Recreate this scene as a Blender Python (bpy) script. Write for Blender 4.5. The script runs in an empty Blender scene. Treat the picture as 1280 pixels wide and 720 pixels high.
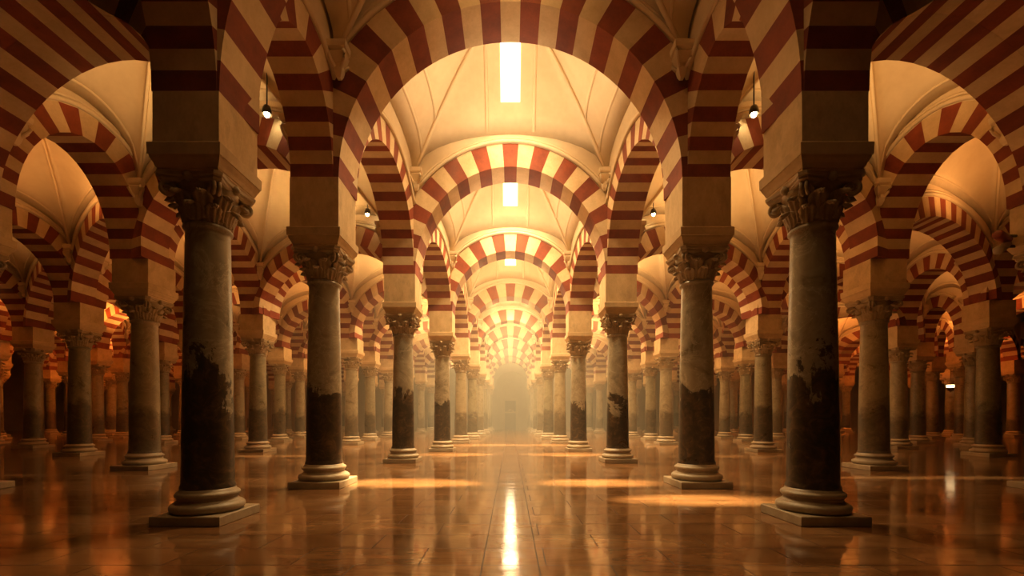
import bpy, math, random
from mathutils import Vector
random.seed(11)
PI = math.pi
C = bpy.context.scene.collection
sc = bpy.context.scene

# ------------------------------------------------------------------ helpers
class MB:
    """collects faces with material index and a per-face tone"""
    def __init__(self):
        self.v, self.f, self.m, self.t, self.s = [], [], [], [], []
    def add(self, vs, fs, m=0, tone=0.5, smooth=False):
        b = len(self.v)
        self.v.extend([tuple(p) for p in vs])
        for f in fs:
            self.f.append([b + i for i in f]); self.m.append(m); self.t.append(tone); self.s.append(smooth)
    def mesh(self, name, mats):
        me = bpy.data.meshes.new(name)
        me.from_pydata(self.v, [], self.f)
        for m in mats: me.materials.append(m)
        for p, mi, s in zip(me.polygons, self.m, self.s):
            p.material_index = mi; p.use_smooth = s
        a = me.attributes.new('tone', 'FLOAT', 'FACE')
        a.data.foreach_set('value', self.t)
        me.update()
        return me

def link(name, me, parent=None):
    o = bpy.data.objects.new(name, me); C.objects.link(o)
    if parent: o.parent = parent
    return o

def empty(name, loc=(0, 0, 0)):
    o = bpy.data.objects.new(name, None); C.objects.link(o); o.location = loc
    o.empty_display_size = 0.2
    return o

def tag(o, label, cat, group=None, kind=None):
    o['label'] = label; o['category'] = cat
    if group: o['group'] = group
    if kind: o['kind'] = kind
    return o

BOXF = [(0, 3, 2, 1), (4, 5, 6, 7), (0, 1, 5, 4), (1, 2, 6, 5), (2, 3, 7, 6), (3, 0, 4, 7)]
def box(mb, x0, x1, y0, y1, z0, z1, m=0, tone=.5):
    mb.add([(x0, y0, z0), (x1, y0, z0), (x1, y1, z0), (x0, y1, z0), (x0, y0, z1), (x1, y0, z1), (x1, y1, z1), (x0, y1, z1)], BOXF, m, tone)

def lathe(mb, prof, n=40, m=0, smooth=True, cx=0, cy=0, caps=True):
    vs = []
    for r, z in prof:
        for k in range(n):
            a = 2 * PI * k / n
            vs.append((cx + r * math.cos(a), cy + r * math.sin(a), z))
    fs = []
    for j in range(len(prof) - 1):
        for k in range(n):
            k2 = (k + 1) % n
            fs.append((j * n + k, j * n + k2, (j + 1) * n + k2, (j + 1) * n + k))
    mb.add(vs, fs, m, .5, smooth)
    if caps:
        b = len(mb.v) - len(vs)
        mb.f.append([b + k for k in range(n)][::-1]); mb.m.append(m); mb.t.append(.5); mb.s.append(False)
        mb.f.append([b + (len(prof) - 1) * n + k for k in range(n)]); mb.m.append(m); mb.t.append(.5); mb.s.append(False)

def loft_square(mb, prof, m=0):
    """prof: (half, z) list of stacked squares"""
    vs = []
    for h, z in prof:
        vs += [(-h, -h, z), (h, -h, z), (h, h, z), (-h, h, z)]
    fs = []
    for j in range(len(prof) - 1):
        for k in range(4):
            k2 = (k + 1) % 4
            fs.append((j * 4 + k, j * 4 + k2, (j + 1) * 4 + k2, (j + 1) * 4 + k))
    n = len(prof)
    fs.append((3, 2, 1, 0)); fs.append(tuple((n - 1) * 4 + k for k in range(4)))
    mb.add(vs, fs, m)

def tube(mb, pts, r, n=6, m=0, up=None, smooth=True, radii=None):
    pts = [Vector(p) for p in pts]
    rings = []
    for i, p in enumerate(pts):
        t = (pts[min(i + 1, len(pts) - 1)] - pts[max(i - 1, 0)])
        if t.length < 1e-9: t = Vector((0, 0, 1))
        t.normalize()
        u = Vector(up) if up else (Vector((0, 0, 1)) if abs(t.z) < .9 else Vector((1, 0, 0)))
        a = t.cross(u)
        if a.length < 1e-6: a = t.cross(Vector((1, 0.3, 0)))
        a.normalize(); b = t.cross(a).normalized()
        rr = radii[i] if radii else r
        rings.append([p + a * (rr * math.cos(2 * PI * k / n)) + b * (rr * math.sin(2 * PI * k / n)) for k in range(n)])
    vs = [q for ring in rings for q in ring]
    fs = []
    for j in range(len(rings) - 1):
        for k in range(n):
            k2 = (k + 1) % n
            fs.append((j * n + k, j * n + k2, (j + 1) * n + k2, (j + 1) * n + k))
    fs.append(tuple(range(n))[::-1]); fs.append(tuple((len(rings) - 1) * n + k for k in range(n)))
    mb.add(vs, fs, m, .5, smooth)

# ------------------------------------------------------------------ materials
class NT:
    def __init__(self, name):
        self.mat = bpy.data.materials.new(name); self.mat.use_nodes = True
        self.nt = self.mat.node_tree; self.nt.nodes.clear()
        self.out = self.n('ShaderNodeOutputMaterial')
    def n(self, t, **kw):
        nd = self.nt.nodes.new(t)
        for k, v in kw.items():
            if k.startswith('i_'):
                key = k[2:]
                nd.inputs[int(key) if key.isdigit() else key.replace('_', ' ')].default_value = v
            else: setattr(nd, k, v)
        return nd
    def l(self, a, b): self.nt.links.new(a, b)
    def ramp(self, fac, stops, interp='LINEAR'):
        r = self.n('ShaderNodeValToRGB'); r.color_ramp.interpolation = interp
        e = r.color_ramp.elements
        while len(e) < len(stops): e.new(0.5)
        for el, (p, c) in zip(e, stops):
            el.position = p; el.color = (c[0], c[1], c[2], 1) if not isinstance(c, float) else (c, c, c, 1)
        self.l(fac, r.inputs[0]); return r.outputs[0]
    def noise(self, vec, scale, detail=4, rough=.55, dist=0.0, out=0):
        nd = self.n('ShaderNodeTexNoise'); nd.inputs['Scale'].default_value = scale
        nd.inputs['Detail'].default_value = detail; nd.inputs['Roughness'].default_value = rough
        nd.inputs['Distortion'].default_value = dist
        if vec: self.l(vec, nd.inputs['Vector'])
        return nd.outputs[out]
    def math(self, op, a, b=None, c=None):
        nd = self.n('ShaderNodeMath', operation=op)
        for i, x in enumerate((a, b, c)):
            if x is None: continue
            if isinstance(x, (int, float)): nd.inputs[i].default_value = x
            else: self.l(x, nd.inputs[i])
        return nd.outputs[0]
    def mix(self, fac, a, b, mode='MIX'):
        nd = self.n('ShaderNodeMix', data_type='RGBA', blend_type=mode)
        for i, x in ((0, fac), (6, a), (7, b)):
            if isinstance(x, (int, float)): nd.inputs[i].default_value = x
            elif isinstance(x, tuple): nd.inputs[i].default_value = (*x, 1)
            else: self.l(x, nd.inputs[i])
        return nd.outputs[2]
    def bsdf(self, color, rough=.6, bump=None, bstr=.3, bdist=.02, spec=.5):
        b = self.n('ShaderNodeBsdfPrincipled')
        if isinstance(color, tuple): b.inputs['Base Color'].default_value = (*color, 1)
        else: self.l(color, b.inputs['Base Color'])
        if isinstance(rough, (int, float)): b.inputs['Roughness'].default_value = rough
        else: self.l(rough, b.inputs['Roughness'])
        b.inputs['Specular IOR Level'].default_value = spec
        if bump is not None:
            bp = self.n('ShaderNodeBump'); bp.inputs['Strength'].default_value = bstr; bp.inputs['Distance'].default_value = bdist
            self.l(bump, bp.inputs['Height']); self.l(bp.outputs[0], b.inputs['Normal'])
        self.l(b.outputs[0], self.out.inputs['Surface']); return b
    def objvec(self, offset=True, scale=None):
        tc = self.n('ShaderNodeTexCoord'); v = tc.outputs['Object']
        if offset:
            oi = self.n('ShaderNodeObjectInfo')
            k = self.math('MULTIPLY', oi.outputs['Random'], 37.0)
            ad = self.n('ShaderNodeVectorMath', operation='ADD'); self.l(v, ad.inputs[0])
            cx = self.n('ShaderNodeCombineXYZ'); self.l(k, cx.inputs[0]); self.l(k, cx.inputs[1]); self.l(k, cx.inputs[2])
            self.l(cx.outputs[0], ad.inputs[1]); v2 = ad.outputs[0]
        else: v2 = v
        if scale:
            mp = self.n('ShaderNodeVectorMath', operation='MULTIPLY'); mp.inputs[1].default_value = scale
            self.l(v2, mp.inputs[0]); v2 = mp.outputs[0]
        return v2, v

def stone(name, dark, light, scale=3.0, rough=.7, tone_amt=.0, bstr=.25, stain=None):
    t = NT(name); v, _ = t.objvec()
    n1 = t.noise(v, scale, 6, .6); n2 = t.noise(v, scale * 9, 3, .6)
    f = t.math('ADD', t.math('MULTIPLY', n1, .75), t.math('MULTIPLY', n2, .25))
    col = t.ramp(f, [(.33, dark), (.66, light)])
    if tone_amt:
        at = t.n('ShaderNodeAttribute', attribute_name='tone')
        k = t.math('ADD', t.math('MULTIPLY', at.outputs['Fac'], tone_amt), 1 - tone_amt * .5)
        cb = t.n('ShaderNodeCombineXYZ')
        for i in range(3): t.l(k, cb.inputs[i])
        col = t.mix(1.0, col, cb.outputs[0], 'MULTIPLY')
    if stain:
        s = t.noise(v, 1.3, 5, .7)
        col = t.mix(t.ramp(s, [(.52, 0.0), (.7, .6)]), col, stain)
    t.bsdf(col, rough, f, bstr)
    return t.mat

M = {}
M['cream'] = stone('cream_voussoir_stone', (.56, .39, .20), (.74, .55, .32), 2.5, .75, .22)
M['red'] = stone('red_brick_voussoir', (.155, .024, .007), (.27, .050, .014), 3.0, .8, .30)
M['pier'] = stone('pier_limestone', (.50, .34, .165), (.70, .51, .27), 1.6, .8, stain=(.36, .25, .14))
M['plaster'] = stone('vault_plaster', (.68, .53, .33), (.80, .65, .43), 0.8, .85, bstr=.12)
M['carved'] = stone('carved_capital_stone', (.30, .21, .11), (.48, .36, .20), 5.0, .6, bstr=.5)
M['base'] = stone('base_limestone', (.30, .22, .13), (.46, .36, .22), 4.0, .42, bstr=.2)
M['wall'] = stone('back_wall_stone', (.28, .20, .125), (.38, .29, .18), 0.8, .8)
M['door'] = stone('door_wood', (.085, .055, .035), (.13, .085, .055), 2.0, .6)
M['metal'] = stone('lamp_metal', (.05, .035, .02), (.09, .06, .035), 3.0, .4)
M['redmetal'] = stone('red_lamp_housing', (.25, .05, .02), (.34, .08, .03), 3.0, .4)

def shaft_mat(name, g0, g1, vein, stain_h, stain_amp, full=.95, soft=.03):
    t = NT(name); v, raw = t.objvec()
    n1 = t.noise(v, 2.2, 8, .65, .6)
    col = t.ramp(n1, [(.3, g0), (.55, g1), (.75, tuple(x * .8 for x in g0))])
    # thin pale veins
    w = t.noise(v, 1.6, 9, .7, 1.8)
    vm = t.ramp(t.math('ABSOLUTE', t.math('SUBTRACT', w, .5)), [(0.0, .85), (.018, 0.0)])
    col = t.mix(vm, col, vein)
    # dark marble weathering on the lower drum, ragged upper edge
    sep = t.n('ShaderNodeSeparateXYZ'); t.l(raw, sep.inputs[0])
    ns = t.noise(v, 1.05, 9, .70, .5)
    edge = t.math('ADD', sep.outputs[2], t.math('MULTIPLY', t.math('SUBTRACT', ns, .5), stain_amp))
    mask = t.ramp(t.math('MULTIPLY', t.math('SUBTRACT', stain_h + .5, edge), 1.0), [(.5 - soft, 0.0), (.5 + soft, full)])
    n3 = t.noise(v, 5.0, 9, .75, 1.2)
    dark = t.ramp(n3, [(.30, (.008, .005, .003)), (.47, (.028, .016, .008)), (.58, (.085, .046, .020)), (.72, (.21, .12, .052))])
    col = t.mix(mask, col, dark)
    t.bsdf(col, t.ramp(n1, [(.2, .22), (.8, .42)]), n3, .22, .015, spec=.55)
    return t.mat
SHAFTS = [shaft_mat('grey_marble', (.17, .14, .09), (.36, .305, .205), (.52, .44, .30), 1.70, 3.6),
          shaft_mat('olive_marble', (.135, .105, .056), (.245, .20, .115), (.36, .29, .17), 1.55, 2.2, .80, .12),
          shaft_mat('pale_marble', (.20, .155, .09), (.33, .265, .16), (.45, .36, .22), 1.35, 2.0, .70, .16)]

def floor_mat():
    t = NT('polished_marble_floor'); tc = t.n('ShaderNodeTexCoord'); v = tc.outputs['Object']
    def bricks(bw, off, loc):
        mp = t.n('ShaderNodeMapping'); mp.inputs['Location'].default_value = loc; t.l(v, mp.inputs[0])
        br = t.n('ShaderNodeTexBrick', offset=off, squash=1.0)
        br.inputs['Scale'].default_value = 1.0; br.inputs['Mortar Size'].default_value = .0065
        br.inputs['Brick Width'].default_value = bw; br.inputs['Row Height'].default_value = .47; br.inputs['Bias'].default_value = 0
        br.inputs['Mortar Smooth'].default_value = .2
        br.inputs['Color1'].default_value = (1, 1, 1, 1); br.inputs['Color2'].default_value = (.78, .75, .72, 1); br.inputs['Mortar'].default_value = (.28, .24, .20, 1)
        t.l(mp.outputs[0], br.inputs[0]); return br
    b1 = bricks(1.05, .5, (.23, .16, 0)); b2 = bricks(.46, 0, (.23, .16, 0))
    sx = t.n('ShaderNodeSeparateXYZ'); t.l(v, sx.inputs[0])
    inside = t.math('LESS_THAN', t.math('ABSOLUTE', sx.outputs[0]), .237)
    brc = t.mix(inside, b1.outputs['Color'], b2.outputs['Color'])
    brf = t.math('MAXIMUM', t.math('MULTIPLY', b1.outputs['Fac'], t.math('SUBTRACT', 1, inside)), t.math('MULTIPLY', b2.outputs['Fac'], inside))
    st = t.n('ShaderNodeVectorMath', operation='MULTIPLY'); st.inputs[1].default_value = (.45, 1.5, 1); t.l(v, st.inputs[0])
    n1 = t.noise(st.outputs[0], 1.3, 8, .66, 1.2)
    base = t.ramp(n1, [(.28, (.10, .043, .015)), (.5, (.235, .11, .041)), (.72, (.38, .205, .085))])  # marble tone, stretched sideways so the colour also carries reflection streaks
    col = t.mix(1.0, base, brc, 'MULTIPLY')
    n2 = t.noise(st.outputs[0], 3.5, 5, .6, .5)
    r = t.math('MAXIMUM', t.ramp(n2, [(.3, .05), (.7, .15)]), t.math('MULTIPLY', brf, .5))
    # shallow wear waves across the hall
    wv = t.n('ShaderNodeVectorMath', operation='MULTIPLY'); wv.inputs[1].default_value = (.35, 2.6, 1); t.l(v, wv.inputs[0])
    n3 = t.noise(wv.outputs[0], 2.2, 3, .5, .3)
    hgt = t.math('MULTIPLY', n3, .6)
    b = t.bsdf(col, r, hgt, .10, .02, spec=.55); t.l(t.math('MULTIPLY', t.math('SUBTRACT', 1, t.math('MULTIPLY', brf, .7)), .85), b.inputs['Specular IOR Level'])
    return t.mat
M['floor'] = floor_mat()

def emis(name, col, s):
    t = NT(name); e = t.n('ShaderNodeEmission'); e.inputs[0].default_value = (*col, 1); e.inputs[1].default_value = s
    t.l(e.outputs[0], t.out.inputs['Surface']); return t.mat
M['sky_pane'] = emis('bright_skylight_pane', (1, .78, .45), 4.0)
M['sky_pane_dim'] = emis('dim_skylight_pane', (1, .66, .32), 3.0)
M['bulb'] = emis('lamp_bulb', (1, .74, .38), 60.0)
M['bulb_white'] = emis('white_lamp_bulb', (1, .66, .30), 9.0)

# ------------------------------------------------------------------ column meshes (shared by every column)
Z_BASE, Z_SHAFT, Z_CAP, Z_IMP, Z_PIER = .11, .38, 3.46, 3.96, 4.26
def mk(fn, name, mats):
    mb = MB(); fn(mb); return mb.mesh(name, mats)

def f_plinth(mb): loft_square(mb, [(.385, 0), (.392, .006), (.392, .10), (.384, .11)])
def f_base(mb):
    pr = [(.378, Z_BASE)]
    def torus(zc, rz, R, rr, n=8):
        return [(R + rr * math.cos(a), zc + rz * math.sin(a)) for a in [-PI / 2 + PI * k / n for k in range(n + 1)]]
    pr += torus(.165, .052, .335, .05)
    pr += [(.335, .222), (.318, .235), (.305, .252), (.305, .268), (.318, .278)]
    pr += torus(.312, .030, .305, .028)
    pr += [(.302, .345), (.292, .355), (.284, .382)]
    lathe(mb, pr, 48)
def f_shaft(mb):
    pr = [(.285, .375), (.285, .40), (.272, .43)]
    for k in range(13):
        u = k / 12
        pr.append((.270 - .042 * u - .004 * math.sin(PI * u) * -1, .45 + u * (3.36 - .45)))
    pr += [(.230, 3.39), (.238, 3.40), (.252, 3.415), (.256, 3.432), (.250, 3.45), (.240, 3.458), (.236, 3.465)]
    lathe(mb, pr, 48)
def leaf(mb, ang, r0, z0, h, curl, w, lean):
    NV, NU = 12, 12
    front, back = [], []
    ca, sa = math.cos(ang), math.sin(ang)
    for i in range(NV + 1):
        v = i / NV
        if v < .72:
            q = v / .72; r = r0 + lean * q ** 1.6; z = z0 + h * q
        else:
            q = (v - .72) / .28; a = q * PI * .95
            r = r0 + lean + curl * (1 - math.cos(a)) * .55 + curl * .12 * q; z = z0 + h + curl * math.sin(a) * .55 - curl * .35 * q
        wid = w * (.72 + .45 * math.sin(min(v, .8) / .8 * PI * .75)) * (1 if v < .75 else max(.18, 1 - (v - .75) * 2.9))
        wid *= 1 + .10 * math.sin(v * 21)
        for j in range(NU + 1):
            s = j / NU * 2 - 1
            rid = .022 * abs(math.cos(s * PI * 1.5)) - .03 * s * s
            rr = r + rid; tt = s * wid
            front.append((rr * ca - tt * sa, rr * sa + tt * ca, z))
            rb = rr - .026
            back.append((rb * ca - tt * sa * .96, rb * sa + tt * ca * .96, z - .006))
    n = NU + 1; off = len(front); fs = []
    for i in range(NV):
        for j in range(NU):
            a = i * n + j
            fs.append((a, a + 1, a + n + 1, a + n)); fs.append((off + a, off + a + n, off + a + n + 1, off + a + 1))
        a, b = i * n, i * n + NU
        fs.append((a, a + n, off + a + n, off + a)); fs.append((b, off + b, off + b + n, b + n))
    for j in range(NU):
        a = j; b = NV * n + j
        fs.append((a, off + a, off + a + 1, a + 1)); fs.append((b, b + 1, off + b + 1, off + b))
    mb.add(front + back, fs, 0, .5, True)
def f_capital(mb):
    lathe(mb, [(.225, 3.46), (.235, 3.50), (.245, 3.62), (.262, 3.74), (.295, 3.83), (.325, 3.88)], 32)
    for k in range(8):
        leaf(mb, PI / 4 * k, .238, 3.465, .16, .07, .082, .045)
    for k in range(8):
        leaf(mb, PI / 4 * (k + .5), .240, 3.50, .245, .085, .085, .07)
    # abacus with hollowed sides
    pts = []
    for side in range(4):
        a = side * PI / 2
        for q in range(9):
            s = q / 8 * 2 - 1
            d = .315 + .045 * s * s; e = s * .30
            pts.append((d * math.cos(a) - e * math.sin(a), d * math.sin(a) + e * math.cos(a)))
    n = len(pts); vs = []
    for k, z in ((.93, 3.87), (1.0, 3.895), (1.0, 3.92), (1.05, 3.93), (1.06, 3.965)):
        vs += [(x * k, y * k, z) for x, y in pts]
    fs = []
    for j in range(4):
        for k in range(n):
            k2 = (k + 1) % n
            fs.append((j * n + k, j * n + k2, (j + 1) * n + k2, (j + 1) * n + k))
    fs.append(tuple(range(n))[::-1]); fs.append(tuple(4 * n + k for k in range(n)))
    mb.add(vs, fs)
    for k in range(4):   # rosette in the middle of each abacus side
        a = k * PI / 2
        c = Vector((.33 * math.cos(a), .33 * math.sin(a), 3.92))
        lathe_pts = []
        tube(mb, [c - Vector((math.cos(a), math.sin(a), 0)) * .02, c + Vector((math.cos(a), math.sin(a), 0)) * .025, c + Vector((math.cos(a), math.sin(a), 0)) * .045], .05, 8, radii=[.055, .05, .02])
def f_volute(mb):
    # spiral on the +x+y diagonal plus its stalk
    d = Vector((1, 1, 0)).normalized(); side = Vector((-1, 1, 0)).normalized()
    for sgn in (-1, 1):
        pts, rad = [], []
        base = d * .255 + side * (sgn * .09) + Vector((0, 0, 3.70))
        top = d * .36 + side * (sgn * .03) + Vector((0, 0, 3.862))
        for k in range(5):
            q = k / 4
            pts.append(base.lerp(top, q) + Vector((0, 0, .03 * math.sin(q * PI)))); rad.append(.014 + .008 * q)
        cen = d * .385 + side * (sgn * .026) + Vector((0, 0, 3.80))
        N = 26
        for k in range(N + 1):
            q = k / N; a = PI * .62 - q * 2 * PI * 1.6; r = .068 * (1 - q) + .012
            pts.append(cen + d * (r * math.cos(a)) + Vector((0, 0, r * math.sin(a))))
            rad.append(.021 - .008 * q)
        tube(mb, pts, .02, 7, radii=rad, up=tuple(side))
def f_impost(mb):
    loft_square(mb, [(.330, 3.955), (.345, 3.985), (.340, 4.0), (.352, 4.01), (.366, 4.05), (.386, 4.09), (.392, 4.11), (.392, 4.12), (.404, 4.125), (.408, 4.25), (.400, Z_PIER)])
def f_pier(mb): box(mb, -1, 1, -1, 1, 0, 1)
ME = dict(plinth=mk(f_plinth, 'plinth', [M['base']]), base=mk(f_base, 'base', [M['base']]),
          capital=mk(f_capital, 'capital', [M['carved']]), volute=mk(f_volute, 'volute', [M['carved']]),
          impost=mk(f_impost, 'impost', [M['pier']]), pier=mk(f_pier, 'pier', [M['pier']]))
ME_SHAFT = [mk(f_shaft, 'shaft', [m]) for m in SHAFTS]

# ------------------------------------------------------------------ plan of the columns: (depth, distance from the nave axis)
R1 = [(2.4, 3.75), (5.26, 3.61), (7.9, 3.34), (12.2, 2.97), (16.3, 2.52), (21.5, 2.42), (25.5, 2.2), (30, 2.1), (34.5, 2.06), (39, 2.05), (43, 2.05)]
R2 = [None, (7.3, 9.15), (10.5, 8.72), (15.9, 9.12), (20.5, 7.4), (24.3, 7.75), (27.5, 7.6), (31.5, 7.4), (36, 7.3), (40, 7.2), (44, 7.2)]
R3T = [(30.5, 12.5), (34, 12.3), (38, 12), (42, 12)]
ROWS = {
 -1: [R1, R2,
      [None, (10.3, 14.1), (14.3, 14.0), (18.5, 13.2), (23, 12.05), (27, 12.9)] + R3T,
      [None, (13.5, 19.8), (18, 19.5), (21.5, 17), (25.3, 15.6), (29.5, 17), (33.5, 17), (37.5, 17), (41.5, 17), (45, 17)],
      [None, (17, 25), (20.5, 24.2), (23.2, 21.8), (27, 23.8), (31, 23), (35, 23), (39, 23), (43, 23)],
      [None, None, (24.8, 29), (28.5, 28.5), (32, 29), (36, 29), (40, 29), (44, 29)],
      [None, None, None, (30, 35), (33.5, 35), (37.5, 35), (41.5, 35), (45, 35)]],
 1: [R1, [None, (7.3, 9.17), (10.5, 8.67), (15.9, 9.13), (20.5, 7.25)] + R2[5:],
      [None, (10.3, 14.3), (14, 15.2), (17.8, 15.7), (23, 12.3), (26.5, 12.9)] + R3T,
      [None, (14, 20.5), (19, 20), (21.5, 19.9), (25, 15.1), (29, 17), (33.5, 17), (37.5, 17), (41.5, 17), (45, 17)],
      [None, (18.5, 26), (24, 24.6), (26.5, 25.4), (30, 22), (33.5, 23), (36.5, 23), (40, 23), (44, 23)],
      [None, None, (28, 32), (31, 31), (34, 29), (38, 29), (42, 29)],
      [None, None, None, (31.5, 38), (35, 36), (39, 36), (43, 36)]]}
F = 550.0
SIDE = {-1: 'left', 1: 'right'}
ORD = ['zeroth', 'first', 'second', 'third', 'fourth', 'fifth', 'sixth', 'seventh', 'eighth', 'ninth', 'tenth', 'eleventh', 'twelfth']
ROWN = {1: 'row along the {s} of the nave', 2: 'second row {s} of the nave', 3: 'third row {s} of the nave', 4: 'fourth row {s} of the nave', 5: 'fifth row {s} of the nave', 6: 'sixth row {s} of the nave', 7: 'seventh row {s} of the nave'}
def by(r, sd): return 'beside the nave on the %s' % SIDE[sd] if r == 1 else 'of the %s row %s of the nave' % (ORD[r], SIDE[sd])
PTOP1 = [4.84, 4.84, 5.31] + [5.075] * 8
class Col: pass
GRID = {}
for sd in (-1, 1):
    for r, row in enumerate(ROWS[sd], 1):
        seen = 0
        for i, p in enumerate(row):
            if p is None: continue
            c = Col(); c.D = p[0]; c.X = sd * p[1]; c.r = r; c.i = i; c.sd = sd
            c.s = 1.0 if (r == 1 and i <= 1) else 1.12
            c.kz = 1.045 if (r == 1 and i == 2) else (1.0 if (r == 1 and i <= 1) else 1.012)
            c.ptop = PTOP1[i] if r == 1 else 4.86
            c.hp = .37 if (r == 1 and i <= 1) else .415
            px = 638 + c.X * F / c.D
            c.vis = -15 < px < 1295
            if c.vis: seen += 1
            c.n = seen if c.vis else 0
            GRID[(sd, r, i)] = c

def place_column(c):
    root = empty('marble_column', (c.X, c.D, 0)); root.scale = (c.s, c.s, c.kz)
    rowname = ROWN[c.r].format(s=SIDE[c.sd])
    if c.r == 1 and c.i == 1:
        lab = 'tallest black-stained marble column, first from the front, beside the nave on the %s' % SIDE[c.sd]
    elif c.vis:
        lab = 'grey marble column, %s from the front, %s' % (ORD[c.n], 'beside the nave on the %s' % SIDE[c.sd] if c.r == 1 else 'in the %s row %s of the nave' % (ORD[c.r], SIDE[c.sd]))
    else:
        lab = 'marble column just outside the picture, %s' % by(c.r, c.sd)
    tag(root, lab, 'column', 'columns in the ' + rowname, 'thing')
    variant = 0 if (c.r == 1 and c.i <= 4) else (1 if (c.i + c.r) % 2 else 2)
    link('plinth', ME['plinth'], root)
    link('base', ME['base'], root)
    s = link('shaft', ME_SHAFT[variant], root)
    k = link('capital', ME['capital'], root)
    rz = 0
    if c.D < 17:
        for q in range(4):
            v = link('volute', ME['volute'], k); v.rotation_euler.z = q * PI / 2
    link('impost_block', ME['impost'], root)
    p = link('pier', ME['pier'], root)
    p.location.z = Z_PIER - .01
    p.scale = (c.hp / c.s, c.hp / c.s, c.ptop / c.kz - Z_PIER + .01)
for c in GRID.values(): place_column(c)

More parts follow.
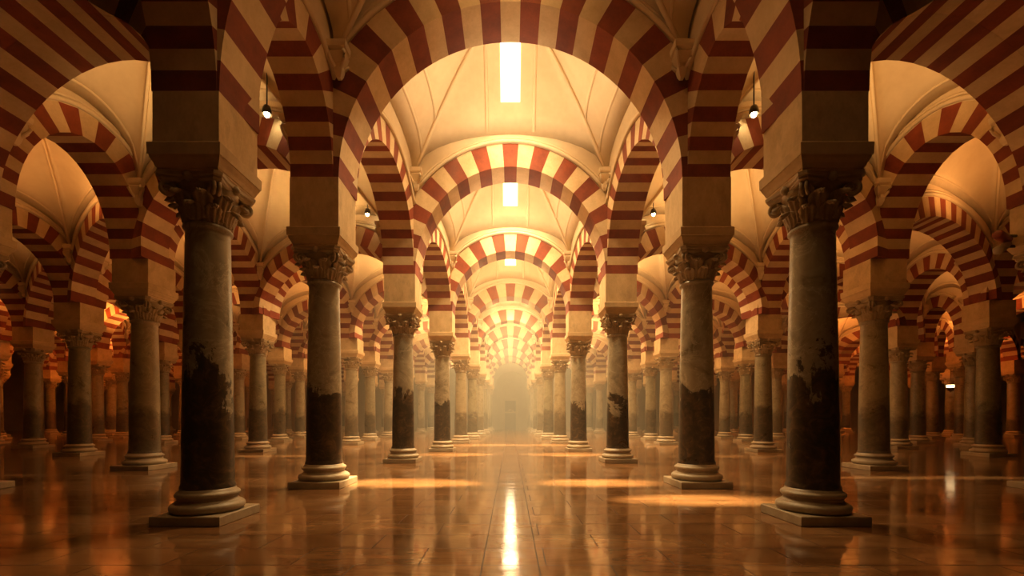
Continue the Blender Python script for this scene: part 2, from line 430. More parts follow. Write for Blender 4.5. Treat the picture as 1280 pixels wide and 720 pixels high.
# ------------------------------------------------------------------ striped arches
class Arch: pass
ARCH = {}
def ell(u0, a, b, S, ang):   # ang from 0 (start side) to pi
    return u0 - a * math.cos(ang), S + b * math.sin(ang)
def build_arch(A, B, axis, apex, t, block, ztop, label, group, hood=True, base=None, front_ext=0):
    """A,B columns; axis 'x' = arch spans across (thickness along depth), 'y' = spans along depth"""
    a = Arch(); a.A, a.B, a.axis = A, B, axis
    dx, dy = B.X - A.X, B.D - A.D
    L = abs(dx) if axis == 'x' else abs(dy)
    S = max(A.ptop, B.ptop)
    h0, h1 = A.hp, B.hp
    uc = (h0 + L - h1) / 2; ra = (L - h0 - h1) / 2; rb = apex - S
    th = min(h0, h1) - .008
    W = Vector((0, 1, 0)) if axis == 'x' else Vector((1, 0, 0))
    def P(u, z, w):
        p = u / L
        return Vector((A.X + dx * p, A.D + dy * p, z)) + W * w
    ncA, ncB = [max(0, int(round((S - c.ptop) / .235))) for c in (A, B)]
    n = max(9, int(round((math.pi * math.sqrt((ra * ra + rb * rb) / 2)) / block)))
    if (n - 1 + ncA + ncB) % 2: n += 1
    # equal arc length division of the ellipse
    NS = 400; acc = [0]
    for k in range(NS):
        p0 = ell(0, ra, rb, 0, PI * k / NS); p1 = ell(0, ra, rb, 0, PI * (k + 1) / NS)
        acc.append(acc[-1] + math.hypot(p1[0] - p0[0], p1[1] - p0[1]))
    angs = []; j = 0
    for k in range(n + 1):
        tgt = acc[-1] * k / n
        while j < NS - 1 and acc[j + 1] < tgt: j += 1
        fr = (tgt - acc[j]) / max(acc[j + 1] - acc[j], 1e-9)
        angs.append(PI * (j + fr) / NS)
    def pts(ang):
        ui, zi = ell(uc, ra, rb, S, ang)
        # joint follows the normal of the ellipse
        nx, nz = -math.cos(ang) / ra, math.sin(ang) / rb
        l = math.hypot(nx, nz); nx /= l; nz /= l
        ue, ze = ui + nx * t, zi + nz * t
        cl = False
        if ue < 0: q = (0 - ui) / (ue - ui); ue, ze, cl = 0.0, zi + (ze - zi) * q, True
        if ue > L: q = (L - ui) / (ue - ui); ue, ze, cl = L, zi + (ze - zi) * q, True
        return (ui, zi), (ue, ze), cl
    root = empty('striped_arch', tuple(P(L / 2, apex, 0))); o = Vector(root.location)
    tag(root, label, 'arch', group, 'thing')
    ring, sp = MB(), MB()
    eps = .003
    def block_faces(q, m, tone):   # q: 4 (u,z) corners
        cu = sum(x for x, _ in q) / 4; cz = sum(z for _, z in q) / 4
        q = [(x + (cu - x) * .010, z + (cz - z) * .010) for x, z in q]
        vs = [P(u, z, -th) - o for u, z in q] + [P(u, z, th) - o for u, z in q]
        ring.add(vs, BOXF, m, tone)
    for k in range(n):
        (i0, e0, c0), (i1, e1, c1) = pts(angs[k]), pts(angs[k + 1])
        m = (k + ncA) % 2
        # sub-divide long blocks so the curve stays round
        sub = 2 if block > .3 else 1
        tone = random.random()
        prev = (i0, e0)
        for s_ in range(1, sub + 1):
            an = angs[k] + (angs[k + 1] - angs[k]) * s_ / sub
            ii, ee, _ = pts(an)
            vs = [prev[0], prev[1], ee, ii]
            vv = [P(u, z, -th) - o for u, z in vs] + [P(u, z, th) - o for u, z in vs]
            ring.add(vv, BOXF, m, tone)
            prev = (ii, ee)
    # stilts below the springing, level beds
    for end, c, nc in ((0, A, ncA), (1, B, ncB)):
        for k in range(max(nc, 1) if S - c.ptop > .01 else 0):
            hgt = (S - c.ptop) / max(nc, 1)
            z0, z1 = c.ptop + k * hgt, c.ptop + (k + 1) * hgt
            u0, u1 = (0, h0) if end == 0 else (L - h1, L)
            q = ((u0, z0), (u1, z0), (u1, z1), (u0, z1))
            vv = [P(u, z, -th) - o for u, z in q] + [P(u, z, th) - o for u, z in q]
            ring.add(vv, BOXF, (k + (0 if nc else 1)) % 2, random.random())
    if front_ext:      # a deep soffit: the ring is carried on towards the viewer
        wext = th + front_ext
        for k in range(n):
            tone = random.random()
            for s_ in range(2):
                q = []; wx = []
                for an in (angs[k] + (angs[k + 1] - angs[k]) * s_ / 2, angs[k] + (angs[k + 1] - angs[k]) * (s_ + 1) / 2):
                    (ui, zi), (ue, ze), _ = pts(an)
                    g = min(1, max(0, (an / PI - .26) / .34)); wx.append(th + .02 + front_ext * g * g * (3 - 2 * g))
                    ui_ = min(max(ui, h0 + .004), L - h1 - .004); ue_ = min(max(ue, h0 + .002), L - h1 - .002)
                    fr = 1 if abs(ue - ui) < 1e-6 else min(1, abs(ue_ - ui) / abs(ue - ui))
                    q.append(((ui_, zi), (ue_, max(zi + .01, zi + (ze - zi) * fr))))
                qq = [q[0][0], q[0][1], q[1][1], q[1][0]]
                vv = [P(u, z, -w_) - o for (u, z), w_ in zip(qq, (wx[0], wx[0], wx[1], wx[1]))] + [P(u, z, -th) - o for u, z in qq]
                ring.add(vv, BOXF, (k + ncA) % 2, tone)
    link('voussoir_ring', ring.mesh('voussoir_ring', [M['red'], M['cream']]), root)
    # wall above the ring
    NA = 40; ths = th - .012
    prevp = None; ext = []
    for k in range(NA + 1):
        _, e, cl = pts(PI * k / NA)
        if not cl: ext.append(e)
    us = [e for e in ext]
    full = [(0, pts(0)[1][1] if False else us[0][1])] if us[0][0] > 1e-6 else []
    # crossing of the extrados with the pier centre line
    line = full + us + ([(L, us[-1][1])] if us[-1][0] < L - 1e-6 else [])
    for (u0, z0), (u1, z1) in zip(line[:-1], line[1:]):
        if u1 - u0 < 1e-5: continue
        q = [(u0, z0 - .02), (u1, z1 - .02), (u1, ztop), (u0, ztop)]
        vv = [P(u, z, -ths) - o for u, z in q] + [P(u, z, ths) - o for u, z in q]
        sp.add(vv, BOXF, 0)
    link('spandrel', sp.mesh('spandrel', [M['plaster']]), root)
    if hood:
        for sgn in (-1, 1):
            hb = MB()
            hp_ = [e for e in ext if h0 * .95 < e[0] < L - h1 * .95]
            if len(hp_) > 3:
                for off, rr, wo in ((.06, .05, .01), (.145, .032, .0)):
                    path = []
                    for u, z in hp_:
                        nx, nz = (u - uc) / (ra + t) ** 2, (z - S) / (rb + t) ** 2
                        l = math.hypot(nx, nz)
                        path.append(P(u + nx / l * off, z + nz / l * off, sgn * (th + wo)) - o)
                    tube(hb, path, rr, 6)
                link('hood_moulding', hb.mesh('hood_moulding', [M['plaster']]), root)
    a.ext_apex = apex + t; a.L = L
    return a

def nth(k): return ORD[k]
# along the rows
for sd in (-1, 1):
    for r, row in enumerate(ROWS[sd], 1):
        for i in range(len(row) - 1):
            A, B = GRID.get((sd, r, i)), GRID.get((sd, r, i + 1))
            if not A or not B: continue
            if r == 1: apex = [7.2, 7.25, 7.3, 6.8, 6.7, 6.6, 6.6, 6.6, 6.6, 6.6][i]
            else: apex = 6.85 if r == 2 else 6.55
            half = (abs(B.D - A.D) - A.hp - B.hp) / 2
            apex = min(apex, max(A.ptop, B.ptop) + half * 1.75)
            rowname = ROWN[r].format(s=SIDE[sd])
            lab = 'striped arch passing out of the picture, start of the %s' % rowname
            if A.n and B.n: lab = 'striped arch between %s and %s columns %s' % (nth(A.n), nth(B.n), by(r, sd))
            elif B.n: lab = 'striped arch from the picture edge to the %s column %s' % (nth(B.n), by(r, sd).replace(' of the nave', '').replace('of the ', ', '))
            a = build_arch(A, B, 'y', apex, .50, .235, 9.2 if r == 1 else 8.0, lab, 'striped arches of the ' + rowname, hood=(r > 1 or i >= 1))
            ARCH[('y', sd, r, i)] = a
# across the nave
NAPEX = [8.4, 8.4, 8.3, 7.95, 7.25, 7.05, 6.8, 6.8, 6.75, 6.7, 6.7]
for i in range(11):
    A, B = GRID[(-1, 1, i)], GRID[(1, 1, i)]
    k = i
    lab = 'wide red and cream striped arch spanning the nave, %s from the front' % nth(i - 1) if i >= 2 else 'wide striped arch over the nave %s' % ('above the front pair of columns' if i else 'above the viewer')
    ARCH[('n', i)] = build_arch(A, B, 'x', NAPEX[i], .62, .36, NAPEX[i] + 1.0, lab, 'wide striped arches across the nave', base=0)
# across the aisles
AISLE = {1: 'first', 2: 'second', 3: 'third', 4: 'fourth', 5: 'fifth', 6: 'sixth'}
for sd in (-1, 1):
    for r in range(1, 7):
        for i in range(1, 11):
            A, B = GRID.get((sd, r, i)), GRID.get((sd, r + 1, i))
            if not A or not B: continue
            half = (abs(A.X - B.X) - A.hp - B.hp) / 2
            S = max(A.ptop, B.ptop)
            apex = min(6.45 if i == 1 else 6.5, S + half * 1.6)
            lab = 'striped arch across %s aisle %s of the nave, %s from the front' % (AISLE[r], SIDE[sd], nth(i))
            ARCH[('x', sd, r, i)] = build_arch(A, B, 'x', apex, .48, .30, 8.0, lab, 'striped arches across the %s %s aisle' % (AISLE[r], SIDE[sd]), front_ext=(2.3 if (r == 1 and i == 1) else 0))

# ------------------------------------------------------------------ vaults
def isect(p, d, q, e):
    den = d[0] * e[1] - d[1] * e[0]
    t = ((q[0] - p[0]) * e[1] - (q[1] - p[1]) * e[0]) / den
    return (p[0] + d[0] * t, p[1] + d[1] * t)
def f_corbel(mb, scale=1.0):
    # small carved bracket hanging below a flat cap
    loft_square(mb, [(.03, -.50), (.055, -.44), (.075, -.34), (.06, -.27), (.10, -.20), (.135, -.12), (.11, -.09), (.15, -.05), (.16, 0), (.16, .05), (.12, .06)])
    for q in range(4):
        a = q * PI / 2 + PI / 4
        tube(mb, [(.07 * math.cos(a), .07 * math.sin(a), -.34), (.15 * math.cos(a), .15 * math.sin(a), -.24), (.19 * math.cos(a), .19 * math.sin(a), -.15), (.16 * math.cos(a), .16 * math.sin(a), -.10)], .03, 6)
ME_CORBEL = mk(f_corbel, 'corbel', [M['plaster']])
class Vault: pass
def build_vault(A, B, Cc, E, za, zc, zcr, label, group, nave=False, detail=True):
    """A near-left, B near-right, Cc far-left, E far-right columns; za = crown height of the wall arc on (near, far, left, right)"""
    hn, hf = max(A.hp, B.hp) - .01, max(Cc.hp, E.hp) - .01
    hl, hr = max(A.hp, Cc.hp) - .01, max(B.hp, E.hp) - .01
    ab, ce = (B.X - A.X, B.D - A.D), (E.X - Cc.X, E.D - Cc.D)
    ac, be = (Cc.X - A.X, Cc.D - A.D), (E.X - B.X, E.D - B.D)
    pn, pf = (A.X, A.D + hn), (Cc.X, Cc.D - hf)
    pl, pr = (A.X + hl, A.D), (B.X - hr, B.D)
    a, b = isect(pn, ab, pl, ac), isect(pn, ab, pr, be)
    c, e = isect(pf, ce, pl, ac), isect(pf, ce, pr, be)
    V = Vault(); V.c = ((a[0] + b[0] + c[0] + e[0]) / 4, (a[1] + b[1] + c[1] + e[1]) / 4, zcr)
    crown = Vector(V.c); V.corners = (a, b, c, e); V.zc = zc
    bul = .07 * (crown - Vector((a[0], a[1], zc))).length
    def bound(p, q, zt, s):
        x = 2 * s - 1
        return Vector((p[0] + (q[0] - p[0]) * s, p[1] + (q[1] - p[1]) * s, zc + (zt - zc) * math.sqrt(max(0, 1 - x * x))))
    def surf(p, q, zt, s, t):
        v = bound(p, q, zt, s).lerp(crown, t)
        # the web rises steeply from the wall arc and flattens to the crown
        v.z += bul * math.sin(PI * t)
        return v
    edges = [(a, b, za[0]), (e, c, za[1]), (c, a, za[2]), (b, e, za[3])]   # near, far, left, right
    root = empty('ceiling', tuple(crown)); o = crown.copy()
    tag(root, label, 'vault', group, 'structure')
    web = MB(); NSs, NT_ = 16, 8
    for p, q, zt in edges:
        vs = [surf(p, q, zt, s / NSs, t / NT_) - o for t in range(NT_ + 1) for s in range(NSs + 1)]
        vt = [v + Vector((0, 0, .12)) for v in vs]
        n = NSs + 1; k0 = len(vs); fs = []
        for t in range(NT_):
            for s in range(NSs):
                x = t * n + s
                fs.append((x, x + 1, x + n + 1, x + n)); fs.append((k0 + x, k0 + x + n, k0 + x + n + 1, k0 + x + 1))
        for s in range(NSs): fs.append((s, k0 + s, k0 + s + 1, s + 1))
        web.add(vs + vt, fs, 0, .5, True)
    link('web', web.mesh('web', [M['plaster']]), root)
    V.surf = lambda which, s, t: surf(*edges[which], s, t)
    if detail:
        for p in (a, b, c, e):
            rb = MB(); P0 = Vector((p[0], p[1], zc)); pts = []
            for k in range(11):
                v = P0.lerp(crown, k / 10); v.z += bul * math.sin(PI * k / 10) - .01
                pts.append(v - o)
            tube(rb, pts, .045 if nave else .035, 6)
            link('rib', rb.mesh('rib', [M['plaster']]), root)
            cb = link('corbel', ME_CORBEL, root)
            ix = 1 if p[0] < crown.x else -1; iy = 1 if p[1] < crown.y else -1
            cb.location = Vector((p[0] + ix * .10, p[1] + iy * .10, zc)) - o
            cb.scale = (1, 1, 1.0)
        if nave:   # clustered wall ribs beside each side arc
            for which in (2, 3):
                for off in (.10, .26):
                    rb = MB(); pts = []
                    p, q, zt = edges[which]
                    for k in range(21):
                        pts.append(surf(p, q, zt, k / 20, off) - o)
                    tube(rb, pts, .04, 6); link('rib', rb.mesh('rib', [M['plaster']]), root)
        else:
            for which in range(4):
                rb = MB(); p, q, zt = edges[which]
                tube(rb, [surf(p, q, zt, k / 20, .07) - o for k in range(21)], .03, 6)
                link('rib', rb.mesh('rib', [M['plaster']]), root)
    return V

VAULT = {}
ZCN = [7.4, 7.4, 7.75, 7.1, 6.9, 6.8, 6.7, 6.7, 6.6, 6.6]
for i in range(10):
    A, B, Cc, E = GRID[(-1, 1, i)], GRID[(1, 1, i)], GRID[(-1, 1, i + 1)], GRID[(1, 1, i + 1)]
    zn, zf = NAPEX[i] + .62 + .24, NAPEX[i + 1] + .62 + .24
    zs = ARCH[('y', -1, 1, i)].ext_apex + .30
    zs = max(zs, ZCN[i] + .7)
    zcr = zf + (2.3 if i < 4 else 1.7)
    if i < 2: zcr = zf + 1.8
    lab = 'pale ribbed vault over the nave, %s bay from the front' % nth(i) if i else 'pale ribbed vault over the nave above the camera'
    VAULT[('n', i)] = build_vault(A, B, Cc, E, (zn, zf, zs, zs), ZCN[i], zcr, lab, 'nave vaults', nave=True)
ROOMS = []
for sd in (-1, 1):
    for r in range(1, 7):
        for i in range(1, 10):
            q = [GRID.get((sd, r, i)), GRID.get((sd, r + 1, i)), GRID.get((sd, r, i + 1)), GRID.get((sd, r + 1, i + 1))]
            if None in q: continue
            if sd < 0: A, B, Cc, E = q[1], q[0], q[3], q[2]
            else: A, B, Cc, E = q
            zn = ARCH[('x', sd, r, i)].ext_apex + .25; zf = ARCH[('x', sd, r, i + 1)].ext_apex + .25
            yi = ARCH[('y', sd, r, i)].ext_apex + .25; yo = ARCH[('y', sd, r + 1, i)].ext_apex + .25
            zl, zr = (yo, yi) if sd < 0 else (yi, yo)
            zc = 6.45
            m = max(zn, zf, zl, zr)
            zn, zf, zl, zr = [max(z, zc + .3) for z in (zn, zf, zl, zr)]
            lab = 'cream groin vault, %s aisle %s of the nave, %s bay from the front' % (AISLE[r], SIDE[sd], nth(i))
            VAULT[(sd, r, i)] = build_vault(A, B, Cc, E, (zn, zf, zl, zr), zc, m + 1.0, lab, 'vaults of the %s %s aisle' % (AISLE[r], SIDE[sd]), detail=(A.D < 24))

# ------------------------------------------------------------------ skylights of the nave
def build_skylight(i):
    V = VAULT[('n', i)]
    cr = Vector(V.c)
    root = empty('skylight', tuple(cr))
    lab = 'bright slot skylight in the nave vault, %s bay from the front' % nth(i)
    tag(root, lab, 'skylight', 'slot skylights along the nave crown', 'thing')
    def at(which, x, t, drop):
        # point of the web at lateral offset x: find s by bisection
        lo, hi = 0.0, 1.0
        f = lambda s: V.surf(which, s, t).x - x
        flo = f(lo)
        for _ in range(30):
            mid = (lo + hi) / 2
            if (f(mid) > 0) == (flo > 0): lo = mid
            else: hi = mid
        v = V.surf(which, (lo + hi) / 2, t); v.z -= drop
        return v - cr
    w = .25; t0 = .20
    pane = MB(); rows = []
    seq = [(0, t0 + (.94 - t0) * k / 8) for k in range(9)] + [(1, .94 - (.94 - t0) * k / 8) for k in range(9)]
    for wh, t in seq: rows.append((at(wh, -w * min(1, (1 - t) * 12), t, .03), at(wh, w * min(1, (1 - t) * 12), t, .03)))
    vs, fs = [], []
    for L_, R_ in rows: vs += [L_, R_, L_ + Vector((0, 0, .02)), R_ + Vector((0, 0, .02))]
    for k in range(len(rows) - 1):
        x = 4 * k
        fs += [(x, x + 4, x + 5, x + 1), (x + 2, x + 3, x + 7, x + 6), (x, x + 2, x + 6, x + 4), (x + 1, x + 5, x + 7, x + 3)]
    fs += [(0, 1, 3, 2), (4 * len(rows) - 4, 4 * len(rows) - 2, 4 * len(rows) - 1, 4 * len(rows) - 3)]
    pane.add(vs, fs)
    link('glass_pane', pane.mesh('glass_pane', [M['sky_pane'] if i >= 2 else M['sky_pane_dim']]), root)
    for sx in (-1, 1):
        for wh in (0, 1):
            fr = MB(); X = .62 * sx
            tm = .0; pts = []
            # rib runs from the wall arc up to the groin
            xb = abs(V.corners[3][0]); tmax = 1 - .62 / xb - .02
            for k in range(9): pts.append(at(wh, X, .02 + (tmax - .02) * k / 8, -.0))
            tube(fr, pts, .05, 6)
            link('frame_rib', fr.mesh('frame_rib', [M['plaster']]), root)
for i in range(0, 10): build_skylight(i)

# ------------------------------------------------------------------ floor and end walls
mb = MB(); box(mb, -48, 50, -6, 47.3, -.2, 0)
fl = link('floor', mb.mesh('floor', [M['floor']])); tag(fl, 'polished brown marble slab floor of the whole hall', 'floor', None, 'structure')
YW = 47.0
mb = MB()
box(mb, -48, 50, YW + .25, YW + .55, 0, 11)
wb = link('wall_back', mb.mesh('wall_back', [M['wall']])); tag(wb, 'brown stone wall closing the far end of the nave', 'wall', None, 'structure')
# blind arch, band and pilasters framing the door
mb = MB()
def arc_band(mb, cx, cz, r0, r1, y0, y1, n=24, a0=0, a1=PI):
    for k in range(n):
        p, q = a0 + (a1 - a0) * k / n, a0 + (a1 - a0) * (k + 1) / n
        pr = [(r0, p), (r1, p), (r1, q), (r0, q)]
        vs = [(cx + r * math.cos(t), y0, cz + r * math.sin(t)) for r, t in pr] + [(cx + r * math.cos(t), y1, cz + r * math.sin(t)) for r, t in pr]
        mb.add(vs, BOXF)
arc_band(mb, 0, 4.5, 1.72, 2.0, YW, YW + .27)
arc_band(mb, 0, 4.1, 1.0, 1.12, YW + .1, YW + .27)
for s in (-1, 1): box(mb, s * 1.06 - .06, s * 1.06 + .06, YW + .1, YW + .27, 3.62, 4.1)
t1 = link('trim_1', mb.mesh('trim_1', [M['wall']])); tag(t1, 'blind round arches moulded on the far wall above the door', 'moulding', None, 'structure')
mb = MB(); box(mb, -2.3, 2.3, YW + .02, YW + .27, 3.50, 3.64); box(mb, -2.3, 2.3, YW + .08, YW + .27, 3.44, 3.50)
t2 = link('trim_2', mb.mesh('trim_2', [M['wall']])); tag(t2, 'stone string course above the far door', 'moulding', None, 'structure')
for k, (x0, x1) in enumerate(((-1.12, -.86), (.86, 1.12), (-2.2, -2.0), (2.0, 2.2))):
    mb = MB(); box(mb, x0, x1, YW + .08, YW + .27, 0, 3.46); box(mb, x0 - .03, x1 + .03, YW + .05, YW + .27, 0, .3)
    t = link('trim_%d' % (k + 3), mb.mesh('trim_%d' % (k + 3), [M['wall']]))
    tag(t, 'stone pilaster on the far wall, %s of the four counted from the left' % nth([2, 3, 1, 4][k]), 'pilaster', 'pilasters beside the far door', 'structure')
dr = empty('door_1', (0, YW + .2, 0)); tag(dr, 'tall dark door in a pale frame at the far end of the nave', 'door', None, 'structure')
mb = MB(); box(mb, -.58, .58, .0, .08, 0, 3.1)
link('door_leaf', mb.mesh('door_leaf', [M['door']]), dr)
mb = MB(); box(mb, -.74, -.58, -.08, .1, 0, 3.24); box(mb, .58, .74, -.08, .1, 0, 3.24); box(mb, -.74, .74, -.08, .1, 3.1, 3.3)
link('door_frame', mb.mesh('door_frame', [M['wall']]), dr)
mb = MB(); box(mb, -.58, .58, -.05, .05, 1.78, 1.92)
tube(mb, [(-.3, -.06, 1.93), (-.15, -.08, 2.05), (0, -.08, 2.1), (.15, -.08, 2.05), (.3, -.06, 1.93)], .06, 6)
link('transom', mb.mesh('transom', [M['wall']]), dr)
for nm, x0, x1, w in (('wall_left', -48.3, -48, 'left'), ('wall_right', 50, 50.3, 'right')):
    mb = MB(); box(mb, x0, x1, -6, YW + .25, 0, 10)
    o = link(nm, mb.mesh(nm, [M['wall']])); tag(o, 'plain stone wall closing the hall on the %s behind the columns' % w, 'wall', None, 'structure')

# ------------------------------------------------------------------ lamps
def f_cup(mb): lathe(mb, [(.02, .16), (.05, .15), (.07, .10), (.085, 0), (.078, 0), (.06, .08)], 20)
def f_bulb(mb): lathe(mb, [(.004, -.045), (.03, -.035), (.045, -.005), (.045, .02), (.03, .05), (.004, .06)], 16)
def f_rod(mb): lathe(mb, [(.05, 1.12), (.05, 1.10), (.012, 1.09), (.012, .15)], 10)
ME_L = dict(lamp_shade=mk(f_cup, 'lamp_shade', [M['metal']]), bulb=mk(f_bulb, 'bulb', [M['bulb']]), rod=mk(f_rod, 'rod', [M['metal']]))
for x, d, z, lab in ((-4.25, 7.68, 6.60, 'small bright ceiling lamp hanging just behind the largest column, left aisle'),
                     (4.25, 7.68, 6.60, 'small bright ceiling lamp hanging just behind the largest column, right aisle'),
                     (-3.9, 12.0, 6.86, 'small bright ceiling lamp hanging behind the second column, left of the nave'),
                     (3.9, 12.0, 6.86, 'small bright ceiling lamp hanging behind the second column, right of the nave')):
    r_ = empty('ceiling_lamp', (x, d, z - .1)); tag(r_, lab, 'lamp', 'ceiling lamps in the aisles', 'thing')
    for k in ME_L: link(k, ME_L[k], r_)
ln = empty('hanging_lantern', (30.0, 30.0, 3.38)); tag(ln, 'small white glowing lantern hanging far among the columns on the right', 'lantern', None, 'thing')
mb = MB(); lathe(mb, [(.02, -.30), (.14, -.26), (.20, -.08), (.20, .10), (.12, .24), (.02, .28)], 8, smooth=False); link('glass', mb.mesh('glass', [M['bulb_white']]), ln)
mb = MB(); lathe(mb, [(.23, .10), (.23, .14), (.13, .26), (.03, .36), (.012, .40), (.012, 4.2)], 10); link('cap', mb.mesh('cap', [M['metal']]), ln)
mb = MB(); lathe(mb, [(.015, -.42), (.04, -.36), (.16, -.28), (.22, -.12), (.22, -.08), (.20, -.08)], 10); link('bottom_cup', mb.mesh('bottom_cup', [M['metal']]), ln)
for nm, z, mat, lab, ang in (('spotlight', 4.16, M['base'], 'cream cylinder spotlight on the pier at the right edge', -.5), ('spotlight', 4.34, M['redmetal'], 'red cylinder spotlight above the cream one at the right edge', .2)):
    r_ = empty(nm, (8.52, 7.62, z)); tag(r_, lab, 'spotlight', None, 'thing')
    mb = MB(); tube(mb, [(.28, 0, .02), (.10, 0, .02), (.05, 0, .0)], .025, 8); link('bracket', mb.mesh('bracket', [M['metal']]), r_)
    dv = Vector((-math.cos(ang), -.35, math.sin(ang))).normalized()
    mb = MB(); tube(mb, [dv * -.18, dv * -.16, dv * .15, dv * .17], .07, 18, radii=[.05, .07, .075, .06]); link('housing', mb.mesh('housing', [mat]), r_)
# ------------------------------------------------------------------ lights
def point(loc, e, col, r=.12, name='nave_fill_light'):
    d = bpy.data.lights.new(name, 'POINT'); d.energy = e; d.color = col; d.shadow_soft_size = r
    o = bpy.data.objects.new(name, d); C.objects.link(o); o.location = loc; return o
def spot(loc, tgt, e, col, size, blend=.4, r=.1, sx=1, sy=1, name='daylight_shaft'):
    d = bpy.data.lights.new(name, 'SPOT'); d.energy = e; d.color = col; d.spot_size = size; d.spot_blend = blend; d.shadow_soft_size = r
    o = bpy.data.objects.new(name, d); C.objects.link(o); o.location = loc
    o.rotation_euler = (Vector(tgt) - Vector(loc)).to_track_quat('-Z', 'Y').to_euler(); o.scale = (sx, sy, 1); return o
WARM = (1, .58, .22); AMBER = (1, .45, .13); ORANGE = (1, .34, .07); DAY = (1, .68, .33)
def uplight(loc, e, col, r=.2):
    # wide fill added in mid-air without a fixture, turned up to the vault
    d = bpy.data.lights.new('vault_fill_light', 'SPOT'); d.energy = e; d.color = col; d.spot_size = math.radians(172); d.spot_blend = .6; d.shadow_soft_size = r
    o = bpy.data.objects.new('vault_fill_light', d); C.objects.link(o); o.location = loc; o.rotation_euler = (PI, 0, 0); return o
NL = [0, 15, 270, 250, 210, 165, 140, 125, 105, 40]
DOWN = [260, 200, 2400, 3800, 4200, 3800, 3400, 3200, 2400, 600]
for i in range(0, 10):
    V = VAULT[('n', i)]
    if i < 4: uplight((0, V.c[1], V.c[2] - 3.6), NL[i], (1, .73, .42) if i > 1 else WARM, .4)
    else: point((0, V.c[1], V.c[2] - 3.0), NL[i], DAY, .4)  # point fill added in mid-air along the far nave, no lamp hangs there
    # daylight the slot sends down; warm column fill added in the front bays
    d = bpy.data.lights.new('skylight_and_fill_light', 'SPOT'); d.energy = DOWN[i]; d.color = DAY if i > 1 else WARM; d.spot_size = math.radians(105); d.spot_blend = .8; d.shadow_soft_size = .3
    o = bpy.data.objects.new('skylight_and_fill_light', d); C.objects.link(o); o.location = (0, V.c[1], V.c[2] - .7)
AL = {1: [0, 150, 300, 330, 420, 480, 480, 460, 400, 300],
      2: [0, 120, 120, 140, 260, 260, 240, 240, 200, 200],
      3: [0, 70, 100, 120, 110, 110, 110, 110, 110, 110],
      4: [0, 300, 600, 650, 480, 300, 200, 150, 150, 150],
      5: [0, 600, 1000, 1000, 700, 400, 200, 150, 150, 150],
      6: [0, 600, 1000, 1000, 900, 600, 300, 200, 200, 200]}
for (sd, r, i), V in [(k, v) for k, v in VAULT.items() if k[0] != 'n']:
    col = {1: WARM, 2: AMBER, 3: AMBER}.get(r, ORANGE)
    uplight((V.c[0], V.c[1], V.zc - (.2 if r < 4 and i < 5 else 1.0)), AL[r][i], col, .2)
    if r <= 2 and i >= 3:      # downward fill added to brighten columns and floor of the inner aisles
        d = bpy.data.lights.new('aisle_fill_light', 'SPOT'); d.energy = 1300 if r == 1 else 700; d.color = DAY if r == 1 else WARM
        d.spot_size = math.radians(120); d.spot_blend = .8; d.shadow_soft_size = .3
        o = bpy.data.objects.new('aisle_fill_light', d); C.objects.link(o); o.location = (V.c[0], V.c[1], V.c[2] - .6)
# shafts of daylight that fall between the columns and land on the floor: (depth, offset, half length, half depth, power)
def shaft_of_light(x, d, hx, hd, power, zz=6.9):
    hx *= 1.4; hd *= 1.3; power *= .62
    src = Vector((x * .55, d + .9, zz)); tgt = Vector((x, d, 0)); dr = (tgt - src); R = dr.length; dr.normalize()
    zax = -dr; xax = Vector((1, 0, 0)); xax = (xax - zax * xax.dot(zax)).normalized(); yax = zax.cross(xax)
    d_ = bpy.data.lights.new('daylight_shaft', 'SPOT'); d_.energy = power; d_.color = (1, .74, .38)
    d_.spot_size = 2 * math.atan(hx / R); d_.spot_blend = 1.0; d_.shadow_soft_size = .12
    o = bpy.data.objects.new('daylight_shaft', d_); C.objects.link(o)
    from mathutils import Matrix
    m = Matrix((xax, yax, zax)).transposed().to_4x4(); m.translation = src
    o.matrix_world = m @ Matrix.Diagonal((1, hd / hx, 1, 1))
for x, d, hx, hd, p in [(-1.95, 8.2, 1.25, .55, 36000), (1.65, 8.2, 1.0, .5, 30000), (2.75, 6.5, 1.1, .42, 26000),
                        (-1.9, 14.6, 1.3, .7, 26000), (1.9, 14.6, 1.3, .7, 26000), (-1.3, 19.8, 1.4, .9, 26000), (1.3, 19.8, 1.4, .9, 26000),
                        ]:
    shaft_of_light(x, d, hx, hd, p)
for x, d, hx, hd, p in [(-7.6, 14.0, 2.2, .4, 9000), (-6.6, 18.6, 2.4, .6, 9000), (8.6, 8.9, 2.4, .22, 6000), (7.4, 14.0, 2.2, .4, 5500), (6.6, 18.6, 2.4, .6, 9000), (-10.5, 9.3, 2.0, .2, 1600),
                        (-5.2, 23.5, 2.2, .8, 6000), (5.2, 23.5, 2.2, .8, 6000)]:
    shaft_of_light(x, d, hx, hd, p, 5.8)

# ------------------------------------------------------------------ world: faint dust haze, no sky reaches the hall
w = bpy.data.worlds.new('hall_air'); sc.world = w; w.use_nodes = True
nt = w.node_tree; nt.nodes.clear()
out = nt.nodes.new('ShaderNodeOutputWorld'); bg = nt.nodes.new('ShaderNodeBackground'); bg.inputs[0].default_value = (0.02, .01, .004, 1); bg.inputs[1].default_value = .3
HAZE_NEAR, HAZE_FAR = .0015, .033
nt.links.new(bg.outputs[0], out.inputs['Surface'])
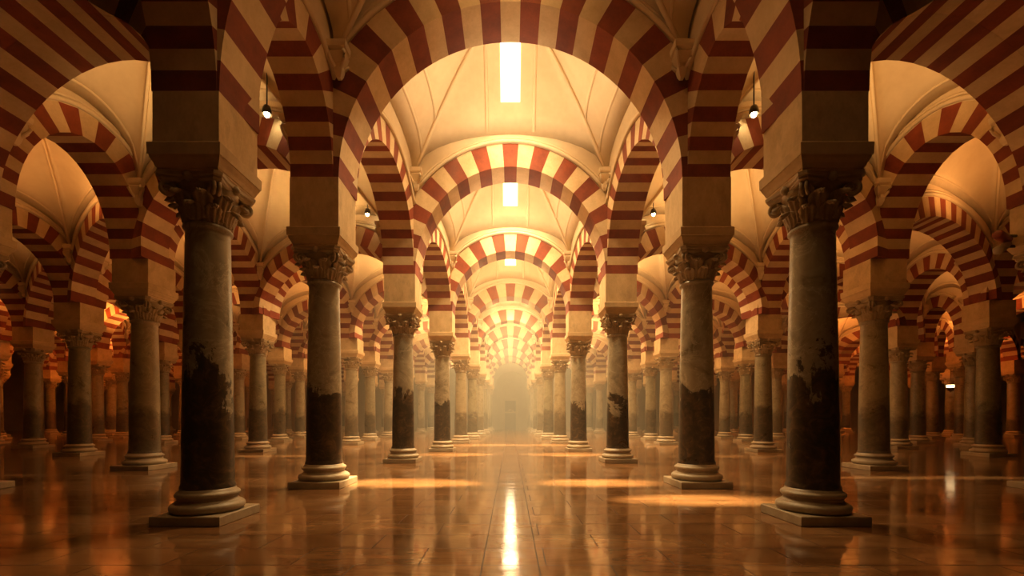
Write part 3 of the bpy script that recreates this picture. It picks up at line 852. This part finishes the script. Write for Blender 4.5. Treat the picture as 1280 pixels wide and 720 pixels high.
# thin in front, denser towards the bright far end of the nave
geo = nt.nodes.new('ShaderNodeNewGeometry'); sep = nt.nodes.new('ShaderNodeSeparateXYZ'); nt.links.new(geo.outputs['Position'], sep.inputs[0])
def wm(op, a, b=None):
    nd = nt.nodes.new('ShaderNodeMath'); nd.operation = op
    for i, x in enumerate((a, b)):
        if x is None: continue
        if isinstance(x, (int, float)): nd.inputs[i].default_value = x
        else: nt.links.new(x, nd.inputs[i])
    return nd.outputs[0]
mr = nt.nodes.new('ShaderNodeMapRange'); mr.interpolation_type = 'SMOOTHSTEP'
for k, x in ((1, 8.0), (2, 36.0), (3, 0.0), (4, 1.0)): mr.inputs[k].default_value = x
nt.links.new(sep.outputs[1], mr.inputs[0])
q = wm('DIVIDE', sep.outputs[0], 11.0)
across = wm('POWER', 2.718, wm('MULTIPLY', wm('MULTIPLY', q, q), -1.0))
dens = wm('ADD', wm('MULTIPLY', wm('MULTIPLY', mr.outputs[0], across), HAZE_FAR), HAZE_NEAR)
vs = nt.nodes.new('ShaderNodeVolumeScatter'); vs.inputs['Color'].default_value = (1, .84, .60, 1); vs.inputs['Anisotropy'].default_value = .2
nt.links.new(dens, vs.inputs['Density']); nt.links.new(vs.outputs[0], out.inputs['Volume'])
w.cycles.volume_step_size = 6.0; sc.cycles.volume_max_steps = 14

# ------------------------------------------------------------------ camera
cd = bpy.data.cameras.new('camera'); cam = bpy.data.objects.new('camera', cd); C.objects.link(cam)
cam.location = (0, 0, 1.2); cam.rotation_euler = (PI / 2, 0, 0)
cd.sensor_width = 36; cd.lens = F / 1280 * 36; cd.shift_x = 2 / 1280; cd.shift_y = 163 / 1280; cd.clip_end = 200; cd.clip_start = .05
sc.camera = cam
sc.view_settings.view_transform = 'Standard'; sc.view_settings.look = 'None'; sc.view_settings.gamma = 1; sc.view_settings.use_curve_mapping = False
sc.view_settings.exposure = 0
cy = sc.cycles
cy.max_bounces = 6; cy.diffuse_bounces = 4; cy.glossy_bounces = 3; cy.volume_bounces = 0; cy.transmission_bounces = 2
cy.sample_clamp_indirect = 4.0; cy.use_denoising = True
